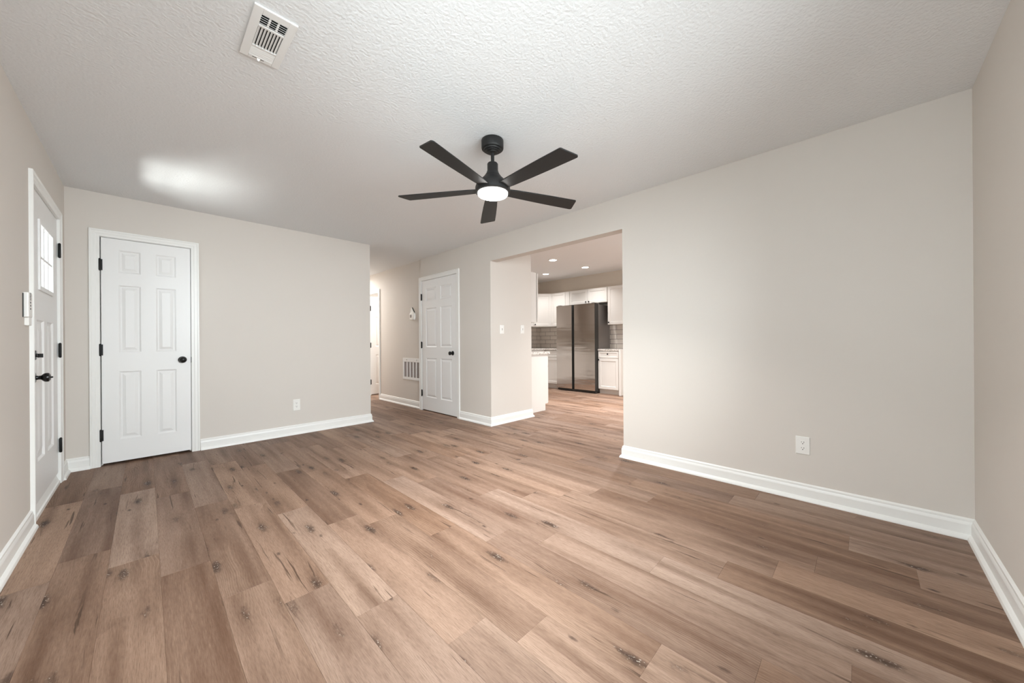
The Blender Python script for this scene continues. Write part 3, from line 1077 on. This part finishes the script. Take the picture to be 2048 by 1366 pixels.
# small white device with a pointed top on the hall wall
th = thing('thermostat', (XH, 5.40, 1.54), 'small rounded white thermostat with pointed top above the hall return grille', 'thermostat')
b = B()
c0, cz, wd, hd = 5.415, 1.530, 0.075, 0.064
pts = []
for k in range(40):
    an = 2 * math.pi * k / 40
    c, s = math.cos(an), math.sin(an)
    e = 0.55
    pts.append((wd * (abs(c) ** e) * (1 if c >= 0 else -1), hd * (abs(s) ** e) * (1 if s >= 0 else -1)))
b.loops([[FH.p(c0 + x * q, n, cz + y * q) for x, y in pts] for q, n in ((1.0, 0), (1.0, 0.022), (0.93, 0.030), (0.86, 0.032))])
b.build('body', 'plastic', th, smooth=True)
b = B()
FH.box(b, c0 - 0.005, c0 + 0.048, 0.030, 0.0335, cz - 0.022, cz + 0.026)
b.build('display', 'filter', th)
b = B()
b.loops([[FH.p(a, n, z) for a, z in ((c0 + 0.070, cz + 0.052), (c0 - 0.052, cz + 0.060), (c0 + 0.026, cz + 0.155))] for n in (0.004, 0.018)])
b.build('pointed_top', 'plastic', th)
b = B()
b.loops([[FH.p(a, n, z) for a, z in ((c0 - 0.052, cz + 0.060), (c0 - 0.060, cz + 0.066), (c0 + 0.012, cz + 0.150), (c0 + 0.022, cz + 0.148))] for n in (0.001, 0.010)])
b.build('dark_edge', 'slot', th)

# return air grille on the hall wall
rg = thing('return_air_grille', (XH, 5.46, 0.63), 'white return air grille low on the hall wall', 'grille')
g0, g1, gz0, gz1 = 5.168, 5.755, 0.455, 0.822
b = B()
for (p0, p1, z0, z1) in ((g0, g0 + 0.042, gz0, gz1), (g1 - 0.042, g1, gz0, gz1), (g0 + 0.042, g1 - 0.042, gz0, gz0 + 0.042), (g0 + 0.042, g1 - 0.042, gz1 - 0.065, gz1)):
    FH.box(b, p0, p1, 0.0, 0.012, z0, z1)
b.build('frame', 'vent', rg, bevel=0.003)
b = B()
FH.box(b, g0 + 0.04, g1 - 0.04, 0.0005, 0.003, gz0 + 0.04, gz1 - 0.06)
b.build('filter', 'filter', rg)
nb_ = 5
iw = (g1 - g0 - 0.084)
for k in range(1, nb_):
    ac = g0 + 0.042 + iw * k / nb_
    b = B()
    FH.box(b, ac - 0.010, ac + 0.010, 0.003, 0.012, gz0 + 0.042, gz1 - 0.065)
    b.build('slat', 'vent', rg)
for ac in (g0 + 0.12, g1 - 0.14):
    b = B()
    b.lathe([(0.007, 0), (0.007, 0.003), (0.0, 0.004)], FH.p(ac, 0.012, gz1 - 0.028), FH.N, 12, cap=(True, False))
    b.build('screw', 'slot', rg)

# ------------------------------------------------------------------ ceiling register
cv = thing('ceiling_vent', (0.383, 1.878, H), 'white louvred ceiling vent on the textured ceiling', 'vent')
vx0, vx1, vy0, vy1 = 0.306, 0.460, 1.709, 2.046
ix0, ix1, iy0, iy1 = 0.338, 0.430, 1.745, 2.022
b = B()
zb_ = H - 0.009
for (x0, x1, y0, y1) in ((vx0, ix0, vy0, vy1), (ix1, vx1, vy0, vy1), (ix0, ix1, vy0, iy0), (ix0, ix1, iy1, vy1)):
    b.box(x0, x1, y0, y1, zb_, H - 0.0005)
b.build('face_plate', 'vent', cv, bevel=0.002)
b = B()
b.box(ix0, ix1, iy0, iy1, H - 0.0014, H - 0.0006)  # dark sheet in place of the shaded duct behind the louvers
b.build('duct_shade_sheet', 'duct', cv)
ya, yb2 = 1.815, 1.952
for y0, y1 in ((ya - 0.006, ya + 0.004), (yb2 - 0.003, yb2 + 0.006)):
    b = B().box(ix0, ix1, y0, y1, zb_, H - 0.002)
    b.build('divider', 'vent', cv)
for q in (0.335, 0.665):
    xc = ix0 + (ix1 - ix0) * q
    b = B().box(xc - 0.0035, xc + 0.0035, iy0, ya, zb_ + 0.003, H - 0.002)
    b.build('divider', 'vent', cv)


def louver(x0, x1, y0, y1, tilt):
    """thin blade filling (x0..x1,y0..y1) whose far side is raised by tilt (axis 'x' or 'y' sign)"""
    bb = B()
    zz = H - 0.009
    t = 0.0012
    if tilt in ('+y', '-y'):
        za, zb3 = (zz, zz + 0.006) if tilt == '+y' else (zz + 0.006, zz)
        pts = [(x0, y0, za), (x1, y0, za), (x1, y1, zb3), (x0, y1, zb3)]
    else:
        za, zb3 = (zz, zz + 0.006) if tilt == '+x' else (zz + 0.006, zz)
        pts = [(x0, y0, za), (x1, y0, zb3), (x1, y1, zb3), (x0, y1, za)]
    bb.loops([pts, [(x, y, z + t) for x, y, z in pts]])
    return bb.build('louver', 'vent', cv)


for k in range(5):
    y = iy0 + 0.001 + k * (ya - 0.006 - iy0) / 5
    louver(ix0, ix1, y, y + 0.0072, '+y')
for k in range(8):
    x = ix0 + 0.0005 + k * (ix1 - ix0) / 8
    louver(x, x + 0.0090, ya + 0.004, yb2 - 0.003, '+x')
for k in range(5):
    y = yb2 + 0.006 + k * (iy1 - yb2 - 0.006) / 5
    louver(ix0, ix1, y, y + 0.0128, '-y')
b = B()
b.box(0.353, 0.398, 2.0285, 2.0320, zb_ - 0.0008, zb_ + 0.001)
b.build('lever_slot', 'slot', cv)
b = B()
b.loops([[(0.370, 2.028, zb_), (0.384, 2.028, zb_), (0.384, 2.033, zb_), (0.370, 2.033, zb_)], [(0.374, 2.034, zb_ - 0.009), (0.380, 2.034, zb_ - 0.009), (0.380, 2.037, zb_ - 0.009), (0.374, 2.037, zb_ - 0.009)]])
b.build('lever', 'vent', cv)

# ------------------------------------------------------------------ ceiling fan
FX, FY = 1.632, 1.768
fan = thing('ceiling_fan', (FX, FY, H), 'matte black five blade ceiling fan with a lit round light', 'ceiling fan')


def fl(prof, name, mat='fanblk', cap=(True, True)):
    bb = B()
    bb.lathe(prof, (FX, FY, 0), (0, 0, 1), 48, cap=cap)
    return bb.build(name, mat, fan, smooth=True)


fl([(0.072, H - 0.0005), (0.074, H - 0.004), (0.074, H - 0.052), (0.0725, H - 0.058), (0.068, H - 0.062), (0.060, H - 0.062), (0.059, H - 0.068), (0.056, H - 0.071), (0.047, H - 0.071), (0.046, H - 0.077), (0.043, H - 0.079), (0.034, H - 0.079), (0.033, H - 0.085), (0.016, H - 0.087)], 'canopy')
fl([(0.0115, H - 0.080), (0.0115, 2.275)], 'downrod')
fl([(0.012, 2.290), (0.032, 2.286), (0.036, 2.280), (0.036, 2.236), (0.044, 2.215), (0.056, 2.198), (0.060, 2.190)], 'coupling_cover')
fl([(0.055, 2.195), (0.066, 2.186), (0.092, 2.160), (0.112, 2.135), (0.117, 2.120), (0.117, 2.092), (0.110, 2.086), (0.102, 2.085)], 'motor_housing')
fl([(0.1005, 2.092), (0.1005, 2.080), (0.097, 2.072), (0.085, 2.0675), (0.05, 2.0655), (0.0, 2.065)], 'light_lens', 'lens', cap=(True, False))


def blade(ang):
    ca, sa = math.cos(ang), math.sin(ang)
    pit = R(-7.5)
    # outline: r, s (s>0 is counter clockwise side)
    tipc = []
    for k in range(5):
        t = math.pi / 2 * k / 4
        tipc.append((0.622 + 0.012 * math.sin(t) - 0.0, -0.060 + 0.012 - 0.012 * math.cos(t)))
    tip2 = []
    for k in range(5):
        t = math.pi / 2 * k / 4
        tip2.append((0.648 + 0.014 * math.cos(t), 0.050 + 0.014 * math.sin(t)))
    out = [(0.080, -0.036), (0.16, -0.045), (0.30, -0.052), (0.45, -0.057)] + tipc + tip2 + [(0.45, 0.059), (0.30, 0.053), (0.16, 0.045), (0.080, 0.036)]
    bb = B()
    rings = []
    for dz, ins in ((-0.0035, 0.0015), (-0.002, 0.0), (0.002, 0.0), (0.0035, 0.0015)):
        ring = []
        for r, s in out:
            s2 = s * (1 - ins / 0.06)
            h = s2 * math.sin(pit) + dz
            ss = s2 * math.cos(pit)
            ring.append((FX + r * ca - ss * sa, FY + r * sa + ss * ca, 2.108 + h))
        rings.append(ring)
    bb.loops(rings)
    return bb.build('blade', 'fanblk', fan)


for k in range(5):
    blade(R(-20.9 + 72 * k))

# ------------------------------------------------------------------ kitchen
CT = 0.928       # counter top height
CTB = CT - 0.036


def cab_door(fr, a0, a1, z0, z1, n, parent, name='door', knob_at=None, rail=0.055):
    b = B()
    rings = []
    for ins, d in ((0.0, 0.0), (0.0, 0.018), (0.0015, 0.020), (rail, 0.020), (rail + 0.004, 0.013), (rail + 0.010, 0.0115)):
        rings.append([fr.p(a0 + ins, n + d, z0 + ins), fr.p(a1 - ins, n + d, z0 + ins), fr.p(a1 - ins, n + d, z1 - ins), fr.p(a0 + ins, n + d, z1 - ins)])
    b.loops(rings)
    d_ = b.build(name, 'cab', parent)
    if knob_at:
        b = B()
        b.lathe([(0.006, 0), (0.006, 0.012), (0.014, 0.017), (0.016, 0.023), (0.012, 0.028), (0.0, 0.029)], fr.p(knob_at[0], n + 0.019, knob_at[1]), fr.N, 16, cap=(True, False))
        b.build('knob', 'knobm', d_, smooth=True)
    return d_


FK = lambda x: Frame((x, 0, 0), (0, 1, 0), (-1, 0, 0))      # faces -x, a = y
UF = 6.868      # front of upper carcasses on the back wall (doors add 20 mm)
UT, UB = 2.250, 1.452

# wall cabinet right of the fridge
t = thing('wall_cabinet', (UF, 3.5, UB), 'white wall cabinet right of the refrigerator with a low knob', 'cabinet', 'white kitchen wall cabinets')
b = B().box(UF, XK - 0.001, 3.20, 3.862, UB - 0.012, UT)
b.build('carcass', 'cab', t, bevel=0.001)
cab_door(FK(UF), 3.208, 3.855, UB - 0.008, UT - 0.006, 0.0, t, knob_at=(3.825, UB + 0.035))
# wall cabinet over the fridge
t = thing('wall_cabinet', (UF, 4.35, 1.92), 'white two door wall cabinet directly above the refrigerator', 'cabinet', 'white kitchen wall cabinets')
b = B().box(UF, XK - 0.001, 3.868, 4.832, 1.925, UT)
b.build('carcass', 'cab', t, bevel=0.001)
cab_door(FK(UF), 4.354, 4.826, 1.930, UT - 0.006, 0.0, t, knob_at=(4.385, 1.965))
cab_door(FK(UF), 3.874, 4.348, 1.930, UT - 0.006, 0.0, t, knob_at=(4.310, 1.965))
# wall cabinet left of the fridge
t = thing('wall_cabinet', (UF, 5.1, UB), 'white wall cabinet partly hidden by the left side of the refrigerator', 'cabinet', 'white kitchen wall cabinets')
b = B().box(UF, XK - 0.001, 4.955, 5.372, UB, UT)
b.build('carcass', 'cab', t, bevel=0.001)
cab_door(FK(UF), 4.959, 5.368, UB + 0.004, UT - 0.006, 0.0, t)
b = B().box(UF - 0.019, UF + 0.02, 4.838, 4.953, 1.930, UT - 0.002)
b.build('filler_strip', 'cab', t)
# diagonal corner wall cabinet
t = thing('corner_wall_cabinet', (UF, 5.6, UB), 'white diagonal corner wall cabinet left of the refrigerator', 'cabinet')
dg = 0.31
pts = [(UF, 5.375), (XK - 0.001, 5.375), (XK - 0.001, YK - 0.001), (UF - dg, YK - 0.001), (UF - dg, 5.375 + dg)]
b = B()
b.loops([[(x, y, UB) for x, y in pts], [(x, y, UT) for x, y in pts]])
b.build('carcass', 'cab', t, bevel=0.001)
s2 = math.sqrt(0.5)
FD = Frame((UF, 5.375, 0), (-s2, s2, 0), (-s2, -s2, 0))
cab_door(FD, 0.006, dg / s2 - 0.006, UB + 0.004, UT - 0.006, 0.0, t, knob_at=(dg / s2 - 0.04, UB + 0.05))
# wall cabinet on the far left kitchen wall
t = thing('wall_cabinet', (5.6, YK - 0.305, UB), 'white wall cabinet on the far left kitchen wall beside the diagonal one', 'cabinet', 'white kitchen wall cabinets')
yfu = YK - 0.287
b = B().box(4.62, UF - dg - 0.003, yfu, YK - 0.001, UB, UT)
b.build('carcass', 'cab', t, bevel=0.001)
FY2 = Frame((0, yfu, 0), (1, 0, 0), (0, -1, 0))
cab_door(FY2, 4.626, 5.585, UB + 0.004, UT - 0.006, 0.0, t)
cab_door(FY2, 5.590, UF - dg - 0.008, UB + 0.004, UT - 0.006, 0.0, t)
# wall cabinet behind the switch wall, its end panel faces the living room
t = thing('wall_cabinet', (XS, 4.4, 1.39), 'white wall cabinet showing only its end beside the switch wall', 'cabinet', 'white kitchen wall cabinets')
b = B().box(XS + 0.001, 4.222, 3.60, 5.55, 1.388, 2.152)
b.build('carcass', 'cab', t, bevel=0.001)
FP = lambda x: Frame((x, 0, 0), (0, 1, 0), (1, 0, 0))       # faces +x
for k in range(4):
    y0 = 3.600 + k * 0.4875
    cab_door(FP(4.2285), y0 + 0.002, y0 + 0.4855, 1.392, 2.147, 0.018, t)

# base cabinet run behind the switch wall (end panel faces the living room)
t = thing('base_cabinet', (4.2, 4.5, 0), 'white base cabinet end panel standing beyond the switch wall', 'cabinet', 'white kitchen base cabinets')
b = B()
pts = [(XS + 0.001, 0.0), (4.430, 0.0), (4.430, 0.105), (4.490, 0.105), (4.490, CTB - 0.004), (XS + 0.001, CTB - 0.004)]
b.loops([[(x, 3.600, z) for x, z in pts], [(x, 5.36, z) for x, z in pts]])
b.build('carcass', 'cab', t, bevel=0.001)
for k in range(3):
    y0 = 3.606 + k * 0.585
    cab_door(FP(4.490), y0, y0 + 0.578, 0.115, 0.69, 0.0, t, knob_at=(y0 + 0.54, 0.65))
    cab_door(FP(4.490), y0, y0 + 0.578, 0.70, CTB - 0.014, 0.0, t, name='drawer', rail=0.03, knob_at=(y0 + 0.29, 0.79))
# base cabinets on the far left wall
yfb = YK - 0.60
t = thing('base_cabinet', (5.5, yfb, 0), 'white base cabinet along the far left kitchen wall under the granite', 'cabinet', 'white kitchen base cabinets')
b = B()
pts = [(YK - 0.001, 0.0), (yfb + 0.06, 0.0), (yfb + 0.06, 0.105), (yfb, 0.105), (yfb, CTB - 0.004), (YK - 0.001, CTB - 0.004)]
b.loops([[(XS + 0.005, y, z) for y, z in pts], [(6.60, y, z) for y, z in pts]])
b.build('carcass', 'cab', t, bevel=0.001)
FYB = Frame((0, yfb, 0), (1, 0, 0), (0, -1, 0))
for k in range(4):
    x0 = 4.53 + k * 0.51
    cab_door(FYB, x0, x0 + 0.505, 0.115, 0.69, 0.0, t, knob_at=(x0 + 0.46, 0.65))
    cab_door(FYB, x0, x0 + 0.505, 0.70, CTB - 0.014, 0.0, t, name='drawer', rail=0.03, knob_at=(x0 + 0.25, 0.79))
# base cabinet left of the fridge
LB = 6.62
t = thing('base_cabinet', (LB, 5.17, 0), 'white base cabinet squeezed between the refrigerator and the corner', 'cabinet', 'white kitchen base cabinets')
b = B()
pts = [(XK - 0.001, 0.0), (LB + 0.045, 0.0), (LB + 0.045, 0.105), (LB, 0.105), (LB, CTB - 0.004), (XK - 0.001, CTB - 0.004)]
b.loops([[(x, 4.965, z) for x, z in pts], [(x, YK - 0.002, z) for x, z in pts]])
b.build('carcass', 'cab', t, bevel=0.001)
cab_door(FK(LB), 4.972, yfb - 0.004, 0.115, 0.715, 0.0, t)
cab_door(FK(LB), 4.972, yfb - 0.004, 0.725, CTB - 0.014, 0.0, t, name='drawer', rail=0.03)
# worktop: one U shaped slab
b = B()
o = [(XS + 0.001, 3.575), (4.525, 3.575), (4.525, yfb - 0.03), (LB - 0.035, yfb - 0.03), (LB - 0.035, 4.960), (XK - 0.009, 4.960), (XK - 0.009, YK - 0.009), (XS + 0.001, YK - 0.009)]
b.loops([[(x, y, CTB - 0.003) for x, y in o], [(x, y, CT) for x, y in o]])
tag(b.build('worktop', 'gran', bevel=0.004), 'speckled granite worktop running round the left of the kitchen', 'worktop')

# base cabinet right of the fridge
RB = 6.625
t = thing('base_cabinet', (RB, 3.7, 0), 'white base cabinet right of the refrigerator with drawer and door', 'cabinet', 'white kitchen base cabinets')
b = B()
pts = [(XK - 0.001, 0.0), (RB + 0.045, 0.0), (RB + 0.045, 0.095), (RB, 0.095), (RB, CTB - 0.004), (XK - 0.001, CTB - 0.004)]
b.loops([[(x, 3.485, z) for x, z in pts], [(x, 3.952, z) for x, z in pts]])
b.build('carcass', 'cab', t, bevel=0.001)
cab_door(FK(RB), 3.492, 3.946, 0.105, 0.735, 0.0, t, knob_at=(3.925, 0.705))
cab_door(FK(RB), 3.492, 3.946, 0.745, CTB - 0.016, 0.0, t, name='drawer', rail=0.03, knob_at=(3.72, 0.825))
b = B().box(RB - 0.03, XK - 0.009, 3.478, 3.955, CTB - 0.003, CT)
tag(b.build('worktop', 'gran', bevel=0.004), 'short granite worktop right of the refrigerator', 'worktop')
b = B().box(RB - 0.035, XK - 0.009, 3.435, 3.474, 0.0, CT - 0.008)
tag(b.build('end_panel', 'cab', bevel=0.002), 'white upright panel closing the cabinet right of the refrigerator', 'panel')

# refrigerator
fr_ = thing('refrigerator', (6.85, 4.45, 0), 'stainless side by side refrigerator with black centre strip', 'refrigerator')
F0, F1, YA, YB, YM, YM2 = 6.500, 7.12, 3.958, 4.948, 4.472, 4.532
b = B().box(6.645, F1, YA + 0.004, YB - 0.004, 0.03, 1.862)
b.build('body', 'steelside', fr_, bevel=0.004)
b = B().box(6.575, 6.647, YA + 0.002, YB - 0.002, 0.045, 1.880)
b.build('door_gasket', 'slot', fr_, bevel=0.002)


def fridge_door(y0, y1):
    b = B()
    b.box(F0, 6.577, y0, y1, 0.055, 1.886)
    d_ = b.build('door', 'slot', fr_, bevel=0.003)
    b = B()
    b.box(F0 - 0.0015, F0 + 0.0015, y0 + 0.003, y1 - 0.003, 0.058, 1.883)
    b.build('steel_skin', 'steel', d_)


fridge_door(YA, YM)
fridge_door(YM2, YB)
b = B().box(6.545, 6.577, YM + 0.001, YM2 - 0.001, 0.055, 1.886)
b.build('handle_recess', 'slot', fr_)
b = B().box(6.53, 7.05, YA + 0.01, YB - 0.01, 0.012, 0.046)
b.build('toe_grille', 'slot', fr_)
for y in (YA + 0.06, YB - 0.06):
    b = B().box(6.52, 6.72, y - 0.035, y + 0.035, 1.862, 1.902)
    b.build('hinge_cover', 'steelside', fr_, bevel=0.004)
for y in (YA + 0.05, YB - 0.05):
    for x in (6.60, 7.04):
        b = B().lathe([(0.022, 0.0), (0.022, 0.012), (0.012, 0.014), (0.012, 0.034)], (x, y, 0), (0, 0, 1), 16)
        b.build('foot', 'slot', fr_)

# recessed lights
LBL = ['round recessed ceiling light nearest the living room', 'round recessed ceiling light above the refrigerator side', 'round recessed ceiling light furthest in, above the corner cabinet']
for (x, y), lb in zip(CANS, LBL):
    t = thing('recessed_light', (x, y, KC), lb, 'recessed light', 'kitchen recessed lights')
    b = B().lathe([(0.066, -0.004), (0.070, -0.008), (0.088, -0.007), (0.092, -0.003), (0.092, -0.0003), (0.066, -0.0003)], (x, y, KC), (0, 0, 1), 32, cap=(False, False))
    b.build('trim_ring', 'plastic', t, smooth=True)
    b = B().lathe([(0.066, -0.003), (0.04, -0.005), (0.0, -0.0055)], (x, y, KC), (0, 0, 1), 32, cap=(True, False))
    b.build('lens', 'can', t, smooth=True)
